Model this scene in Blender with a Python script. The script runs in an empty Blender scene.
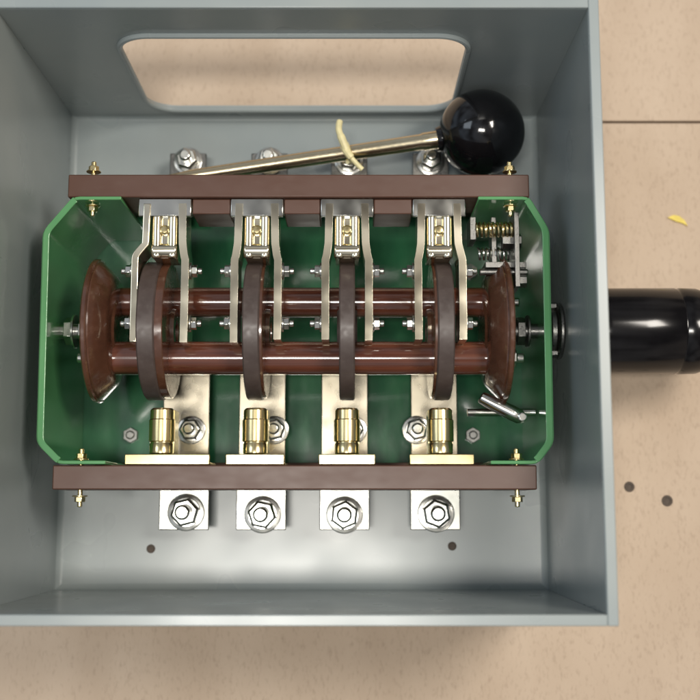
import bpy, bmesh, math, random
from mathutils import Vector, Matrix
random.seed(4)
S=0.0005
ZO=190.0
def W(p): return Vector((p[0]*S,(p[1]-180)*S,(p[2]+ZO)*S))
scene=bpy.context.scene
scene.view_settings.view_transform='Standard'
scene.view_settings.look='None'

# ---------------------------------------------------------------- materials
def mat(name,base,rough=0.5,metal=0.0,coat=0.0,var=0.15,nscale=8.0,bump=0.0,bscale=60.0,base2=None,rvar=0.12,stretch=(1,1,1),spec=0.5,dust=0.0,ndetail=4,crough=0.1,dscale=9):
    m=bpy.data.materials.new(name); m.use_nodes=True
    nt=m.node_tree; N=nt.nodes; L=nt.links
    b=N['Principled BSDF']
    tc=N.new('ShaderNodeTexCoord'); mp=N.new('ShaderNodeMapping')
    mp.inputs['Scale'].default_value=(stretch[0]*20,stretch[1]*20,stretch[2]*20)
    L.new(tc.outputs['Object'],mp.inputs['Vector'])
    n=N.new('ShaderNodeTexNoise'); n.inputs['Scale'].default_value=nscale; n.inputs['Detail'].default_value=ndetail
    n.inputs['Roughness'].default_value=0.55
    L.new(mp.outputs[0],n.inputs['Vector'])
    r=N.new('ShaderNodeValToRGB'); L.new(n.outputs['Fac'],r.inputs['Fac'])
    r.color_ramp.elements[0].position=0.3; r.color_ramp.elements[1].position=0.7
    if base2 is None:
        a=[c*(1-var) for c in base]; c2=[min(1,c*(1+var)) for c in base]
    else: a=base; c2=base2
    r.color_ramp.elements[0].color=(*a,1); r.color_ramp.elements[1].color=(*c2,1)
    out=r.outputs['Color']
    if dust>0:
        n3=N.new('ShaderNodeTexNoise'); n3.inputs['Scale'].default_value=nscale*dscale; n3.inputs['Detail'].default_value=8
        L.new(mp.outputs[0],n3.inputs['Vector'])
        r3=N.new('ShaderNodeValToRGB'); r3.color_ramp.elements[0].position=0.52; r3.color_ramp.elements[1].position=0.8
        r3.color_ramp.elements[1].color=(dust,dust,dust,1)
        r3.color_ramp.elements[0].color=(0,0,0,1)
        L.new(n3.outputs['Fac'],r3.inputs['Fac'])
        mx=N.new('ShaderNodeMixRGB'); L.new(r3.outputs['Color'],mx.inputs['Fac']); L.new(out,mx.inputs[1]); mx.inputs[2].default_value=(0.5,0.46,0.4,1) if name!='beige_board' else (0.3,0.22,0.16,1)
        out=mx.outputs['Color']
    L.new(out,b.inputs['Base Color'])
    n2=N.new('ShaderNodeTexNoise'); n2.inputs['Scale'].default_value=bscale; n2.inputs['Detail'].default_value=5 if bump>0.03 else 1
    L.new(mp.outputs[0],n2.inputs['Vector'])
    mr=N.new('ShaderNodeMapRange'); L.new(n2.outputs['Fac'],mr.inputs['Value'])
    mr.inputs['From Min'].default_value=0.3; mr.inputs['From Max'].default_value=0.7
    mr.inputs['To Min'].default_value=max(0.02,rough-rvar); mr.inputs['To Max'].default_value=min(1,rough+rvar)
    L.new(mr.outputs[0],b.inputs['Roughness'])
    b.inputs['Metallic'].default_value=metal
    b.inputs['Coat Weight'].default_value=coat
    b.inputs['Coat Roughness'].default_value=crough
    b.inputs['Specular IOR Level'].default_value=spec
    if bump>0:
        bp=N.new('ShaderNodeBump'); bp.inputs['Strength'].default_value=bump; bp.inputs['Distance'].default_value=0.0004
        L.new(n2.outputs['Fac'],bp.inputs['Height']); L.new(bp.outputs[0],b.inputs['Normal'])
    return m
M={}
M['grey']=mat('grey_enamel',(0.245,0.285,0.295),0.30,base2=(0.31,0.345,0.34),nscale=0.5,bump=0.0,bscale=1.5,rvar=0.04,coat=0.2,crough=0.22)
M['green']=mat('green_enamel',(0.075,0.25,0.095),0.18,coat=0.9,base2=(0.11,0.32,0.13),nscale=1.0,bump=0.15,bscale=2.2,rvar=0.03)
M['greenbase']=mat('green_enamel_shaded',(0.012,0.08,0.038),0.16,coat=1.0,base2=(0.035,0.16,0.07),nscale=1.6,bump=0.25,bscale=2.6,rvar=0.04,stretch=(1.6,.6,1))  # same green enamel, colour darkened to stand in for shade on the tray floor
M['bar']=mat('brown_phenolic',(0.085,0.040,0.027),0.4,base2=(0.095,0.046,0.031),nscale=1.5,bscale=8,stretch=(0.5,1,1),dust=0.02,rvar=0.04)
M['cam']=mat('dark_cam_phenolic',(0.065,0.048,0.043),0.42,var=0.15,nscale=3,bscale=12,dust=0.03)
M['rod']=mat('varnished_maroon_rod',(0.05,0.014,0.009),0.16,coat=1.0,base2=(0.17,0.056,0.031),nscale=3.5,stretch=(0.1,3,3),bump=0.03,bscale=8,rvar=0.05)
M['disc']=mat('copper_brown_disc',(0.055,0.023,0.014),0.22,coat=0.8,base2=(0.12,0.05,0.028),nscale=2.5,bump=0.03,bscale=10)
M['brass']=mat('yellow_passivated_brass',(0.74,0.6,0.3),0.22,metal=1,base2=(0.88,0.76,0.45),nscale=1.5,rvar=0.03,bscale=4,ndetail=1)
M['zinc']=mat('bright_zinc',(0.64,0.65,0.61),0.2,metal=1,base2=(0.8,0.8,0.75),nscale=2,rvar=0.05,bscale=5,ndetail=1)
M['plate']=mat('dull_zinc_plate',(0.28,0.29,0.27),0.3,metal=1,base2=(0.43,0.43,0.4),nscale=2.2,rvar=0.07,bscale=6,ndetail=3,bump=0.03)
M['blade']=mat('tinned_blade_metal',(0.74,0.67,0.5),0.2,metal=1,base2=(0.93,0.87,0.7),nscale=2,rvar=0.05,bscale=4,ndetail=1)
M['lever']=mat('passivated_lever_steel',(0.66,0.54,0.34),0.22,metal=1,base2=(0.85,0.76,0.55),nscale=2.5,stretch=(.4,2,2),rvar=0.05)
M['strip']=mat('tinned_copper_bar',(0.40,0.36,0.27),0.28,metal=1,base2=(0.56,0.51,0.41),nscale=1.5,bscale=5,rvar=0.06)
M['black']=mat('black_bakelite',(0.005,0.005,0.006),0.1,var=0.2,rvar=0.03,coat=0.2)
M['grip']=mat('black_grip_plastic',(0.004,0.004,0.005),0.15,var=0.2,rvar=0.01,bscale=5,spec=0.35)
M['dark']=mat('dark_hole',(0.09,0.07,0.055),0.8)
M['steel']=mat('dull_steel',(0.2,0.2,0.19),0.36,metal=1,nscale=5,bump=0.1)
M['board']=mat('beige_board',(0.48,0.375,0.28),0.75,base2=(0.56,0.45,0.345),nscale=1.2,bump=0.25,bscale=40,spec=0.2,dust=0.45,dscale=24,ndetail=8,stretch=(1,.45,1))
M['tie']=mat('cream_plastic',(0.75,0.68,0.38),0.45)
M['yellow']=mat('yellow_scrap',(0.75,0.6,0.12),0.6)

# ---------------------------------------------------------------- mesh builder
def frame(d):
    d=d.normalized()
    up=Vector((0,0,1)) if abs(d.z)<0.9 else Vector((1,0,0))
    a=d.cross(up).normalized(); b=d.cross(a).normalized()
    return a,b
class B:
    def __init__(s): s.bm=bmesh.new()
    def poly(s,low,high):
        n=len(low)
        a=[s.bm.verts.new(p) for p in low]; b=[s.bm.verts.new(p) for p in high]
        s.bm.faces.new(a); s.bm.faces.new(b[::-1])
        for i in range(n):
            j=(i+1)%n
            s.bm.faces.new((a[j],a[i],b[i],b[j]))
        return s
    def box(s,x0,x1,y0,y1,z0,z1):
        return s.poly([(x0,y0,z0),(x1,y0,z0),(x1,y1,z0),(x0,y1,z0)],[(x0,y0,z1),(x1,y0,z1),(x1,y1,z1),(x0,y1,z1)])
    def lathe(s,p0,axis,prof,seg=48,rot=0):
        p0=Vector(p0); axis=Vector(axis).normalized(); a,b=frame(axis)
        rings=[]
        for t,r in prof:
            c=p0+axis*t
            if r<1e-6: rings.append([s.bm.verts.new(c)])
            else: rings.append([s.bm.verts.new(c+a*(r*math.cos(rot+2*math.pi*i/seg))+b*(r*math.sin(rot+2*math.pi*i/seg))) for i in range(seg)])
        for k in range(len(rings)-1):
            A,C=rings[k],rings[k+1]
            for i in range(seg):
                j=(i+1)%seg
                if len(A)==1 and len(C)==1: continue
                if len(A)==1: s.bm.faces.new((A[0],C[i],C[j]))
                elif len(C)==1: s.bm.faces.new((A[i],A[j],C[0]))
                else: s.bm.faces.new((A[i],A[j],C[j],C[i]))
        if len(rings[0])>1: s.bm.faces.new(rings[0][::-1])
        if len(rings[-1])>1: s.bm.faces.new(rings[-1])
        return s
    def cyl(s,p0,p1,r,seg=32,rot=0,ch=0):
        p0=Vector(p0);p1=Vector(p1);l=(p1-p0).length
        pr=[(0,r),(l,r)] if ch==0 else [(0,r-ch),(ch,r),(l-ch,r),(l,r-ch)]
        return s.lathe(p0,p1-p0,pr,seg,rot)
    def strip(s,path,th,z0,z1):
        P=[Vector((p[0],p[1])) for p in path]; Lf=[];Rt=[]
        for i,p in enumerate(P):
            d=(P[min(i+1,len(P)-1)]-P[max(i-1,0)]).normalized(); n=Vector((-d.y,d.x))*th/2
            Lf.append(p+n);Rt.append(p-n)
        pl=Lf+Rt[::-1]
        n=len(Lf)
        lo=[s.bm.verts.new((p.x,p.y,z0)) for p in pl]; hi=[s.bm.verts.new((p.x,p.y,z1)) for p in pl]
        m=len(pl)
        for i in range(m):
            j=(i+1)%m; s.bm.faces.new((lo[i],lo[j],hi[j],hi[i]))
        for i in range(n-1):
            a,b2,c,d=i,i+1,m-2-i,m-1-i
            s.bm.faces.new((hi[a],hi[b2],hi[c],hi[d])); s.bm.faces.new((lo[d],lo[c],lo[b2],lo[a]))
        return s
    def tube(s,pts,r,seg=10):
        P=[Vector(p) for p in pts]; rings=[]
        a=None
        for i,p in enumerate(P):
            d=(P[min(i+1,len(P)-1)]-P[max(i-1,0)]).normalized()
            if a is None: a,_=frame(d)
            a=(a-d*a.dot(d)).normalized(); b=d.cross(a)
            rr=r[i] if isinstance(r,list) else r
            rings.append([s.bm.verts.new(p+a*(rr*math.cos(2*math.pi*k/seg))+b*(rr*math.sin(2*math.pi*k/seg))) for k in range(seg)])
        for k in range(len(rings)-1):
            for i in range(seg):
                j=(i+1)%seg; s.bm.faces.new((rings[k][i],rings[k][j],rings[k+1][j],rings[k+1][i]))
        s.bm.faces.new(rings[0][::-1]); s.bm.faces.new(rings[-1])
        return s
    def done(s,name,m,parent=None,bevel=0.8,label=None,segs=2,ang=32):
        bm=s.bm
        bmesh.ops.recalc_face_normals(bm,faces=bm.faces)
        for v in bm.verts: v.co=W(v.co)
        lo=Vector((min(v.co[i] for v in bm.verts) for i in range(3))); hi=Vector((max(v.co[i] for v in bm.verts) for i in range(3)))
        c=(lo+hi)/2
        for v in bm.verts: v.co-=c
        for f in bm.faces: f.smooth=True
        for e in bm.edges:
            if len(e.link_faces)==2 and e.calc_face_angle(0)>math.radians(ang): e.smooth=False
        me=bpy.data.meshes.new(name); bm.to_mesh(me); bm.free()
        me.materials.append(M[m])
        o=bpy.data.objects.new(name,me); scene.collection.objects.link(o)
        if bevel>0:
            md=o.modifiers.new('Bevel','BEVEL'); md.width=bevel*S; md.segments=segs; md.limit_method='ANGLE'; md.angle_limit=math.radians(ang); md.harden_normals=False
        o.location=c
        if parent is not None:
            o.parent=parent; o.location=c-wl(parent)
        if label: o['label']=label
        return o
def wl(o):
    v=Vector(o.location)
    while o.parent: o=o.parent; v+=Vector(o.location)
    return v
def thing(name,pos,label,cat,group=None):
    e=bpy.data.objects.new(name,None); e.empty_display_size=0.02; scene.collection.objects.link(e)
    e.location=W(pos); e['label']=label; e['category']=cat
    if group: e['group']=group
    return e

# ---------------------------------------------------------------- table boards
b=B(); b.box(-1500,1700,-1500,458,-205,-190); b.box(-1500,1700,461,2200,-205,-190.6); b.box(-1500,1700,-1500,2200,-215,-207)
tab=b.done('tabletop','board',bevel=1.0); tab['kind']='structure'
for (x,y,r) in [(322,22,3.6),(365,6,4)]:
    b=B(); b.lathe((x,y,-189.9),(0,0,1),[(0,r+2.5),(1.0,r+2),(1.2,r),(0.3,r-1),(0.3,0)],24)
    b.done('screw_hole','dark',tab,bevel=0)

# ---------------------------------------------------------------- enclosure
XL,XR,YF,YB=-332,223,-93,462
ZF,ZR=-180,112
T=4
enc=thing('metal_enclosure',(-56,180,-190),'open grey painted sheet steel box lying on beige board','enclosure')
b=B(); b.box(XL-T,XR+T,YF-T,YB+T,ZF-5,ZF)
def cove(b,p0,p1,inn,r=9):
    p0=Vector(p0);p1=Vector(p1);inn=Vector(inn)
    q=[(0,0),(r,0)]
    for k in range(1,9):
        a=math.radians(90*k/9); q.append((r-r*math.sin(a),r-r*math.cos(a)))
    q.append((0,r))
    lo=[p0+inn*u+Vector((0,0,v)) for u,v in q]; hi=[p1+inn*u+Vector((0,0,v)) for u,v in q]
    b.poly(lo,hi)
e=0.3
cove(b,(XL-e,YF,ZF-e),(XL-e,YB,ZF-e),(1,0,0)); cove(b,(XR+e,YF,ZF-e),(XR+e,YB,ZF-e),(-1,0,0))
cove(b,(XL,YF-e,ZF-e),(XR,YF-e,ZF-e),(0,1,0)); cove(b,(XL,YB+e,ZF-e),(XR,YB+e,ZF-e),(0,-1,0),6)
b.done('floor_panel','grey',enc,bevel=0)
def wallbox(*a): 
    b=B(); b.box(*a); return b.done('side_wall','grey',enc,bevel=1.2)
wallbox(XL-T,XL,YF-T,YB+T,ZF+0.2,ZR)
wallbox(XR,XR+T,YF-T,YB+T,ZF+0.2,ZR)
wallbox(XL+.1,XR-.1,YF-T,YF,ZF+0.2,ZR-.2)
ox0,ox1,oz0,oz1,orad=-234,120,-152,56,34
def rrect(x0,x1,z0,z1,r,n=10):
    pts=[]
    for cx,cz,a0 in [(x1-r,z1-r,0),(x0+r,z1-r,90),(x0+r,z0+r,180),(x1-r,z0+r,270)]:
        for k in range(n+1):
            a=math.radians(a0+90*k/n); pts.append((cx+r*math.cos(a),cz+r*math.sin(a)))
    return pts
inner=rrect(ox0,ox1,oz0,oz1,orad)
n=11
cor=[(XR-.1,ZR-.2),(XL+.1,ZR-.2),(XL+.1,ZF+.2),(XR-.1,ZF+.2)]
b=B(); bm=b.bm
def ringv(pts,y): return [bm.verts.new((p[0],y,p[1])) for p in pts]
for y in (YB,YB+T):
    iv=ringv(inner,y); cv=ringv(cor,y)
    for c in range(4):
        for k in range(n-1):
            bm.faces.new((cv[c],iv[c*n+k],iv[c*n+k+1]))
        c2=(c+1)%4
        bm.faces.new((cv[c],iv[c*n+n-1],iv[(c2*n)%(4*n)],cv[c2]))
    if y==YB: i0,c0=iv,cv
    else: i1,c1=iv,cv
m=len(i0)
for k in range(m):
    j=(k+1)%m; bm.faces.new((i0[k],i0[j],i1[j],i1[k]))
for k in range(4):
    j=(k+1)%4; bm.faces.new((c0[k],c0[j],c1[j],c1[k]))
b.done('side_wall','grey',enc,bevel=0,label='back wall with a large round-cornered opening')
b=B(); pts=[(p[0],YB-1.5,p[1]) for p in inner]; pts.append(pts[0]); pts.append(pts[1])
b.tube(pts,3.2,10); b.done('opening_trim','grey',enc,bevel=0)
b=B(); fw=6
b.box(XR+.1,XR+T+fw,YF-T-fw,YB+T+fw,ZR+.1,ZR+3.2); b.box(XL-T-fw,XL-.1,YF-T-fw,YB+T+fw,ZR+.1,ZR+3.2)
b.box(XL-.2,XR+.2,YB+.1,YB+T+fw,ZR+.1,ZR+3.1); b.box(XL-.2,XR+.2,YF-T-fw,YF-.1,ZR+.1,ZR+3.1)
b.done('rim','grey',enc,bevel=1)
for x,y in [(-226,-48),(116,-45)]:
    b=B(); b.lathe((x,y,ZF+.1),(0,0,1),[(0,5),(0.8,4.6),(0.9,3.8),(0.2,3.5),(0.2,0)],24); b.done('mounting_hole','dark',enc,bevel=0)

# ---------------------------------------------------------------- switch
sw=thing('changeover_switch',(-55,180,-180),'four pole rotary changeover switch in glossy green tray','switch')
Z0=-176
L_=[(-232,309.5),(-280,309.5),(-309,274),(-307,62),(-287,42.5),(-240,42.5)]
R_=[(130,309.5),(181,309.5),(200,276),(199,62),(184,42.5),(138,42.5)]
def rounded(path,r=6):
    out=[path[0]]
    for i in range(1,len(path)-1):
        p=Vector(path[i]);a=(Vector(path[i-1])-p).normalized()*r;c=(Vector(path[i+1])-p).normalized()*r
        for t in (0,.33,.66,1):
            out.append(tuple((p+a)*(1-t)**2+p*2*t*(1-t)+(p+c)*t*t))
    out.append(path[-1]); return out
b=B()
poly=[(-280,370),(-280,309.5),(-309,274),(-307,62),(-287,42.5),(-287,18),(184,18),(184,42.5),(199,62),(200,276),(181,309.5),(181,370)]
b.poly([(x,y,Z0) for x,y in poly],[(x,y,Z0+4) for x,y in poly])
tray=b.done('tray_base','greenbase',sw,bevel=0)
for P_ in (L_,R_):
    b=B(); b.strip(rounded(P_),3.5,Z0+4.1,6)
    b.done('end_plate','green',sw,bevel=0.9)
    q=rounded(P_)
    cx=-55
    b=B(); qi=[(x+(3 if x<cx else -3),y) for x,y in q[3:-3]]
    b.strip(qi,6.5,6.2,8.4); b.done('plate_lip','green',sw,bevel=0.6)
for x in (-250,140):
    for y in (80,270):
        b=B(); b.cyl((x,y,ZF+.2),(x,y,Z0),12,20); b.done('foot','steel',sw,bevel=0.5)
        b=B(); b.cyl((x,y,Z0+4.2),(x,y,Z0+11),9,6); b.cyl((x,y,Z0+11),(x,y,Z0+15),5,16,ch=1); b.done('bolt','steel',sw,bevel=.6)
BX0,BX1=-288,183
b=B(); b.box(BX0,BX1,312,336,-62,0); b.done('insulating_bar','bar',sw,bevel=1.3)
b=B(); b.box(BX0-5,BX1+1,16,40,-62,0); b.done('insulating_bar','bar',sw,bevel=1.3)
def ybolt(x,y0,y1,z,mm='brass',r=5.5):
    b=B(); b.cyl((x,y0,z),(x,y1,z),2.6,14,ch=.6)
    b.cyl((x,y0+5,z),(x,y0+10,z),r,6); b.cyl((x,y0+10.1,z),(x,y0+11.5,z),r+2,20)
    b.cyl((x,y1-10,z),(x,y1-5,z),r,6); b.cyl((x,y1-11.5,z),(x,y1-10.1,z),r+2,20)
    return b.done('bar_bolt',mm,sw,bevel=.5)
ybolt(-265,295,353,-12); ybolt(165,295,353,-12); ybolt(-268,-1,57,-12); ybolt(166,-1,57,-12)
for y0,y1 in ((20,48),(337,352)):
    b=B(); b.box(-255,150,y0,y1,Z0+4.2,-146.2); b.done('support_block','bar',sw,bevel=1)

AY,AZ=183,-60
def xdisc(x,th,R,name,mm,parent=None):
    b=B(); h=th/2
    pr=[(0,0),(0,R*0.22),(-2.5,R*0.23),(-2.5,R*0.3),(0,R*0.31),(0,R-1.4),(1.4,R),(th-1.4,R),(th,R-1.4),(th,R*.31),(th+2.5,R*.3),(th+2.5,R*.23),(th,R*.22),(th,0)]
    b.lathe((x-h,AY,AZ),(1,0,0),pr,128)
    return b.done(name,mm,parent or sw,bevel=0,ang=25)
PX=[-189,-95,-3,91]
DX=[-204,-99,-3,96]
for k,x in enumerate(DX):
    th=[18,17,16,17][k]
    c=xdisc(x,th,73,'cam_disc','cam')
    if k!=2:
        s=1 if k<2 else -1
        fw2=[8,3,0,3][k]
        b=B(); b.lathe((x+s*(th/2+.1),AY,AZ),(s,0,0),[(0,71),(fw2-.8,71),(fw2,70.2),(fw2,24),(fw2+4,23),(fw2+4,12),(fw2,11),(fw2,0)],96); b.done('cam_face','disc',c,bevel=0,ang=25)
for x,s in ((-265,1),(161,-1)):
    c=xdisc(x,6,76,'end_disc','disc')
    b=B(); b.lathe((x+s*3.1,AY,AZ),(s,0,0),[(0,73),(1.5,72.5),(15,58),(17,53),(17,34),(19,31),(19,0)],96); b.done('disc_boss','disc',c,bevel=0,ang=25)
for (y,z,r) in ((217,-76,16),(153,-50,17.5)):
    b=B(); b.cyl((-260,y,z),(156,y,z),r,48); b.done('rotor_rod','rod',sw,bevel=1)
    for xa,xb,d in ((-268.3,-285,-1),(164.3,182,1)):
        b=B(); b.cyl((xa,y,z),(xa+d*2,y,z),11,24); b.cyl((xa+d*2.1,y,z),(xa+d*9,y,z),9.5,6); b.cyl((xa+d*9,y,z),(xb,y,z),5,16,ch=1)
        b.done('rod_nut','zinc',sw,bevel=.6)
b=B(); b.cyl((-318,AY,AZ),(-269,AY,AZ),8,24,ch=1.5); b.cyl((-300,AY,AZ),(-292,AY,AZ),15,6); b.cyl((-291.9,AY,AZ),(-289,AY,AZ),18,28)
b.cyl((-285,AY,AZ),(-277,AY,AZ),13,6)
b.done('shaft','zinc',sw,bevel=.6)
b=B(); b.cyl((167,AY,AZ),(258,AY,AZ),8,24,ch=1.5); b.cyl((176,AY,AZ),(184,AY,AZ),15,6); b.cyl((186,AY,AZ),(189,AY,AZ),17,28)
b.done('shaft','steel',sw,bevel=.6)
b=B(); b.cyl((217,AY,AZ),(222.8,AY,AZ),30,36,ch=1.5); b.cyl((209,AY,AZ),(216.9,AY,AZ),24,36,ch=1.5); b.cyl((203,AY,AZ),(208.9,AY,AZ),14,36,ch=1.5)
b.cyl((209,AY+25,AZ+10),(216.9,AY+25,AZ+10),4.5,6); b.cyl((209,AY-25,AZ+10),(216.9,AY-25,AZ+10),4.5,6)
b.done('bushing','steel',sw,bevel=.6)
b=B(); pr=[(0,0),(0,26),(1,31),(3,36),(6,39.5),(11,42.5),(18,44.6),(27,45.4),(60,45.6),(100,45.6),(102,44.6),(104,44.6),(106,45.6),(122,45.2),(132,42),(142,39.5),(156,38),(166,35),(174,28),(179,18),(181,0)]
b.lathe((241,AY,AZ),(1,0,0),pr,96); b.done('handle_grip','grip',sw,bevel=0,label='black turned handle grip with a ringed step',ang=50)
b=B(); b.cyl((227.5,AY,AZ),(240.8,AY,AZ),18,32,ch=1.5); b.done('collar','steel',sw,bevel=.5)

for xa,xb in ((-161.5,-122.5),(-67.5,-30.5),(24.5,63.5)):
    b=B(); b.box(xa,xb,296,311.8,-60,-6); b.done('spacer_block','bar',sw,bevel=1.2)

def interp(pts,n=6):
    out=[]
    P=[pts[0]]+pts+[pts[-1]]
    for i in range(1,len(P)-2):
        for k in range(n):
            t=k/n; p0,p1,p2,p3=[Vector(q) for q in P[i-1:i+3]]
            out.append(tuple(0.5*((2*p1)+(-p0+p2)*t+(2*p0-5*p1+4*p2-p3)*t*t+(-p0+3*p1-3*p2+p3)*t**3)))
    out.append(pts[-1]); return out
def hexbolt(x,y,z,parent,r=13,name='terminal_bolt',mm='zinc',rot=0,stud=12):
    b=B()
    b.lathe((x,y,z),(0,0,1),[(0,r*1.28),(1.8,r*1.28),(2.2,r*1.2)],32)
    b.lathe((x,y,z+2.3),(0,0,1),[(0,r*1.02),(2.5,r*1.02),(2.6,r*.95)],28)
    b.lathe((x,y,z+5),(0,0,1),[(0,r),(8,r),(10,r*.84)],6,rot)
    b.lathe((x,y,z+14.8),(0,0,1),[(0,r*.52),(stud-2,r*.52),(stud,r*.4),(stud,0)],20)
    return b.done(name,mm,parent,bevel=.6)
for i,x in enumerate(PX):
    b=B()
    b.box(x-27,x+27,293,311.4,-8,-3)
    b.box(x-27,x+27,308.2,311.4,-58,-8.1)
    b.box(x-11,x+11,290,308,-50,-8.2)
    uc=b.done('upper_contact','zinc',sw,bevel=.9)
    # compact spring clip block with rolled shoulders
    b=B()
    b.box(x-12,x+12,250,292,-42,-8)
    b.cyl((x-13.4,258,-9),(x+13.4,258,-9),7.5,28,ch=1.5)
    b.cyl((x-8,250,-8),(x-8,294,-8),5.4,24,ch=1.2); b.cyl((x+8,250,-8),(x+8,294,-8),5.4,24,ch=1.2)
    b.done('jaw','blade',uc,bevel=1.2,segs=3)
    b=B(); b.lathe((x,279,-7.9),(0,0,1),[(0,5),(3,5),(4.6,3.4),(5,0)],20); b.done('jaw_screw','brass',uc,bevel=0)
    for s in (-1,1):
        o1=29 if (i==0 and s<0) else (22 if not (i==3 and s>0) else 23)
        b=B(); b.strip([(x+s*18,306),(x+s*18.4,290),(x+s*18.8,270)]+interp([(x+s*19,264),(x+s*(o1-1.4),253),(x+s*o1,247)],4)+[(x+s*o1,215),(x+s*o1,192),(x+s*(o1-.2),164+random.uniform(-2,2))],7.6,-38,-1.6)
        bl=b.done('blade','blade',uc,bevel=3.2,segs=5,ang=40)
        for (yy,zz,rr) in ((238,-14,6.5),(184,-16,6.5)):
            xo=o1+4
            b=B(); b.cyl((x+s*xo,yy,zz),(x+s*(xo+1.6),yy,zz),rr+2.2,20); b.cyl((x+s*(xo+1.7),yy,zz),(x+s*(xo+7),yy,zz),rr,6,rot=random.random()); b.cyl((x+s*(xo+7),yy,zz),(x+s*(xo+12),yy,zz),3.2,14,ch=.8)
            b.done('blade_screw','zinc',bl,bevel=.4)
    b=B()
    wdt=[42,29,28,32][i]; cx=[x+8,x+1,x,x+0][i]
    b.box(cx-wdt,cx+wdt,40.5,51,-7,-3.2)
    b.box(cx-wdt,cx+wdt,40.5,43.5,-58,-7.1)
    lc=b.done('lower_contact','brass',sw,bevel=.8)
    b=B()
    b.lathe((x,51.5,-18),(0,1,0),[(0,0),(0,11),(1,12.2),(10,12.4),(11,11.6),(12,11.6),(13,13.2),(34,13.2),(35,12.2),(44,12),(46,10),(46,0)],48)
    b.box(x-12.2,x+12.2,53,96,-46,-19)
    b.done('jaw','brass',lc,bevel=0,ang=40)
    tx=[x+6,x-3,x-3,x+3][i]
    b=B(); b.box(tx-26,tx+26,-24,150,-146,-140); st=b.done('terminal_strip','strip',sw,bevel=1)
    b=B(); b.box(tx-27.5,tx+27.5,-26,22,-139.9,-136.6); b.done('terminal_plate','plate',st,bevel=1)
    hexbolt(tx+random.uniform(-3,3),-8+random.uniform(-2,2),-136.5,st,16,rot=random.random(),stud=random.uniform(17,23))
    hexbolt(tx+[6,14,9,-20][i],84,-139.9,st,12.5,rot=random.random(),stud=10)
    b=B(); b.box(x-19,x+23,330,404,-146,-140); st=b.done('terminal_strip','steel',sw,bevel=1,label='dull upper terminal strip')
    hexbolt(x+2,394,-139.9,st,13,rot=random.random(),stud=12)
    b=B(); b.box(x-8,x+8,43.8,51,-139.5,-58.5); b.done('riser','strip',sw,bevel=.8)

def coil(x0,x1,y,z,r,turns,w,mm):
    b=B(); n=turns*20
    b.tube([(x0+k/n*(x1-x0),y+r*math.cos(k/n*2*math.pi*turns),z+r*math.sin(k/n*2*math.pi*turns)) for k in range(n+1)],w,8)
    return b.done('spring',mm,sw,bevel=0)
coil(130,170,284,-24,7,9,1.5,'brass'); coil(134,168,262,-40,6,8,1.3,'zinc')
b=B(); b.box(140,182,244,250,-60,-24); b.box(169,174,222,300,-54,-14); b.box(148,153,232,300,-58,-34); b.cyl((134,240,-28),(184,240,-28),3.5,14,ch=.6); b.cyl((158,273,-30),(178,273,-30),8,6); b.cyl((174,230,-26),(182,230,-26),7,6)
b.box(124,130,272,296,-50,-18)
b.done('spring_bracket','steel',sw,bevel=.8)
# rounded lug with its pivot pin
b=B(); b.lathe((136,113,-56),(46,-24,3),[(0,0),(0,5),(1.5,6.5),(20,7.5),(38,8),(46,7.5),(50,5),(52,0)],28)
b.cyl((178,91,-62),(178,91,-42),5,18,ch=1); b.cyl((124,98,-72),(196,98,-72),4,16)
b.done('latch_lug','zinc',sw,bevel=.8)

# ---------------------------------------------------------------- loose lever with ball knob
lev=thing('lever_handle',(0,390,-180),'plated lever rod with glossy black ball knob resting on terminals','lever')
Lp=Vector((-205,360,-100)); Rp=Vector((147,413,-96))
b=B(); d=(Rp-Lp)
P0=Rp-d.normalized()*40
b.lathe(Lp,d,[(0,4),(2,5.5),(12,6),(30,7.5),((P0-Lp).length-28,9),((P0-Lp).length-26,10),((P0-Lp).length+5,10)],28)
b.done('lever_rod','lever',lev,bevel=.5)
b=B(); pr=[]
R=48
for k in range(33):
    a=math.pi*k/32
    pr.append((R-R*math.cos(a),R*math.sin(a)))
pr[0]=(0,0); pr[-1]=(2*R,0)
c=Rp; dn=d.normalized()
b.lathe(c-dn*R,dn,pr,64)
b.lathe(c-dn*(R+3),dn,[(0,13),(6,15),(9,15)],32)
b.done('ball_knob','black',lev,bevel=0,ang=60)

tie=thing('cable_tie',(-2,388,-110),'cream plastic tie looped round the plated lever rod','cable tie')
t=0.57; c=Lp+d*t
b=B(); a_,b_=frame(d)
pts=[c+(a_*math.cos(k/24*2*math.pi)+b_*math.sin(k/24*2*math.pi))*10.5+dn*(k/24*4) for k in range(27)]
b.tube(pts,2.2,8); b.done('loop','tie',tie,bevel=0)
def S3(pts,n=8): 
    out=[];P=[pts[0]]+pts+[pts[-1]]
    for i in range(1,len(P)-2):
        for k in range(n):
            t=k/n; p0,p1,p2,p3=[Vector(q) for q in P[i-1:i+3]]
            out.append(0.5*((2*p1)+(-p0+p2)*t+(2*p0-5*p1+4*p2-p3)*t*t+(-p0+3*p1-3*p2+p3)*t**3))
    return out+[Vector(pts[-1])]
b=B(); b.tube(S3([c+Vector((2,-4,12)),c+Vector((-4,10,16)),c+Vector((-8,22,15)),c+Vector((-7,34,10))]),[4.4]*12+[3.6]*12+[1.8],10)
b.tube(S3([c+Vector((-3,4,12)),c+Vector((3,-6,14)),c+Vector((10,-14,12)),c+Vector((18,-22,10))]),[4.2]*12+[2.8]*13,10)
b.done('tail','tie',tie,bevel=0)

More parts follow.
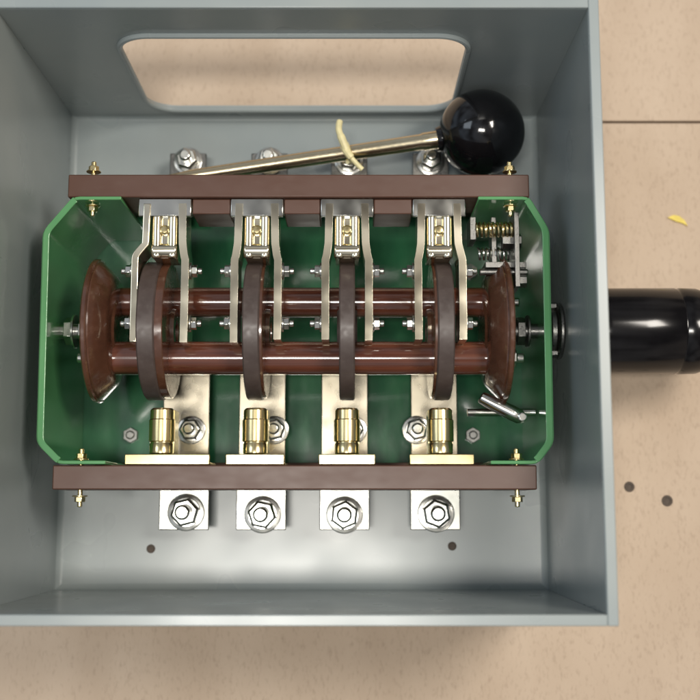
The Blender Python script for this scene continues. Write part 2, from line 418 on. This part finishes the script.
sx0,sy0=9,-6
lo=[(368,347),(376,350.5),(384,349),(391,343),(395,335),(388,339),(380,341)]
lo=[(sx0+378+(x-378)*.85,sy0+343+(y-343)*.85,-189.5) for x,y in lo]
b=B(); b.poly(lo,[(x,y,z+1.6+random.uniform(0,1)) for x,y,z in lo])
o=b.done('paper_scrap','yellow',bevel=0); o['label']='small curled yellow scrap lying on the beige board'; o['category']='scrap'

# ---------------------------------------------------------------- lights / world
w=bpy.data.worlds.new('World'); scene.world=w; w.use_nodes=True
nt=w.node_tree; bg=nt.nodes['Background']
tc=nt.nodes.new('ShaderNodeTexCoord'); sx=nt.nodes.new('ShaderNodeSeparateXYZ'); rp=nt.nodes.new('ShaderNodeValToRGB')
nt.links.new(tc.outputs['Generated'],sx.inputs[0]); 
mr=nt.nodes.new('ShaderNodeMapRange'); mr.inputs['From Min'].default_value=-1; nt.links.new(sx.outputs['X'],mr.inputs['Value']); nt.links.new(mr.outputs[0],rp.inputs['Fac'])
rp.color_ramp.elements[0].color=(0.62,0.76,0.92,1); rp.color_ramp.elements[1].color=(0.7,0.54,0.4,1)
ns=nt.nodes.new('ShaderNodeTexNoise'); ns.inputs['Scale'].default_value=2.2; ns.inputs['Detail'].default_value=1
nt.links.new(tc.outputs['Generated'],ns.inputs['Vector'])
r2=nt.nodes.new('ShaderNodeValToRGB'); r2.color_ramp.elements[0].position=0.40; r2.color_ramp.elements[1].position=0.6
r2.color_ramp.elements[0].color=(0.25,0.23,0.21,1); r2.color_ramp.elements[1].color=(1.6,1.6,1.6,1)
nt.links.new(ns.outputs['Fac'],r2.inputs['Fac'])
mx=nt.nodes.new('ShaderNodeMixRGB'); mx.blend_type='MULTIPLY'; mx.inputs['Fac'].default_value=1
nt.links.new(rp.outputs['Color'],mx.inputs[1]); nt.links.new(r2.outputs['Color'],mx.inputs[2])
nt.links.new(mx.outputs['Color'],bg.inputs['Color']); bg.inputs['Strength'].default_value=0.38
def area(name,loc,tgt,size,sy,power,col):
    l=bpy.data.lights.new(name,'AREA'); l.shape='RECTANGLE'; l.size=size; l.size_y=sy; l.energy=power; l.color=col
    o=bpy.data.objects.new(name,l); scene.collection.objects.link(o); o.location=loc
    dd=(Vector(tgt)-Vector(loc)); o.rotation_euler=dd.to_track_quat('-Z','Y').to_euler()
    return o
area('ceiling_lamp',(-0.12,-0.22,1.7),(-0.1,0,0),0.42,0.14,12.5,(1.0,0.955,0.88))
area('warm_lamp',(0.55,0.22,1.15),(0,0,0),0.3,0.28,9.5,(1.0,0.93,0.84))
area('window_light',(-0.9,0.3,1.1),(0,0,0),0.5,0.5,2.5,(0.8,0.9,1.0))

cam=bpy.data.cameras.new('Camera'); co=bpy.data.objects.new('Camera',cam); scene.collection.objects.link(co)
co.location=W((0,0,1100)); co.rotation_euler=(math.radians(8),0,0)
cam.sensor_width=36; cam.lens=36*1110.8/700; cam.clip_start=0.01; cam.clip_end=50
cam.dof.use_dof=True; cam.dof.focus_distance=0.565; cam.dof.aperture_fstop=6.3
scene.camera=co
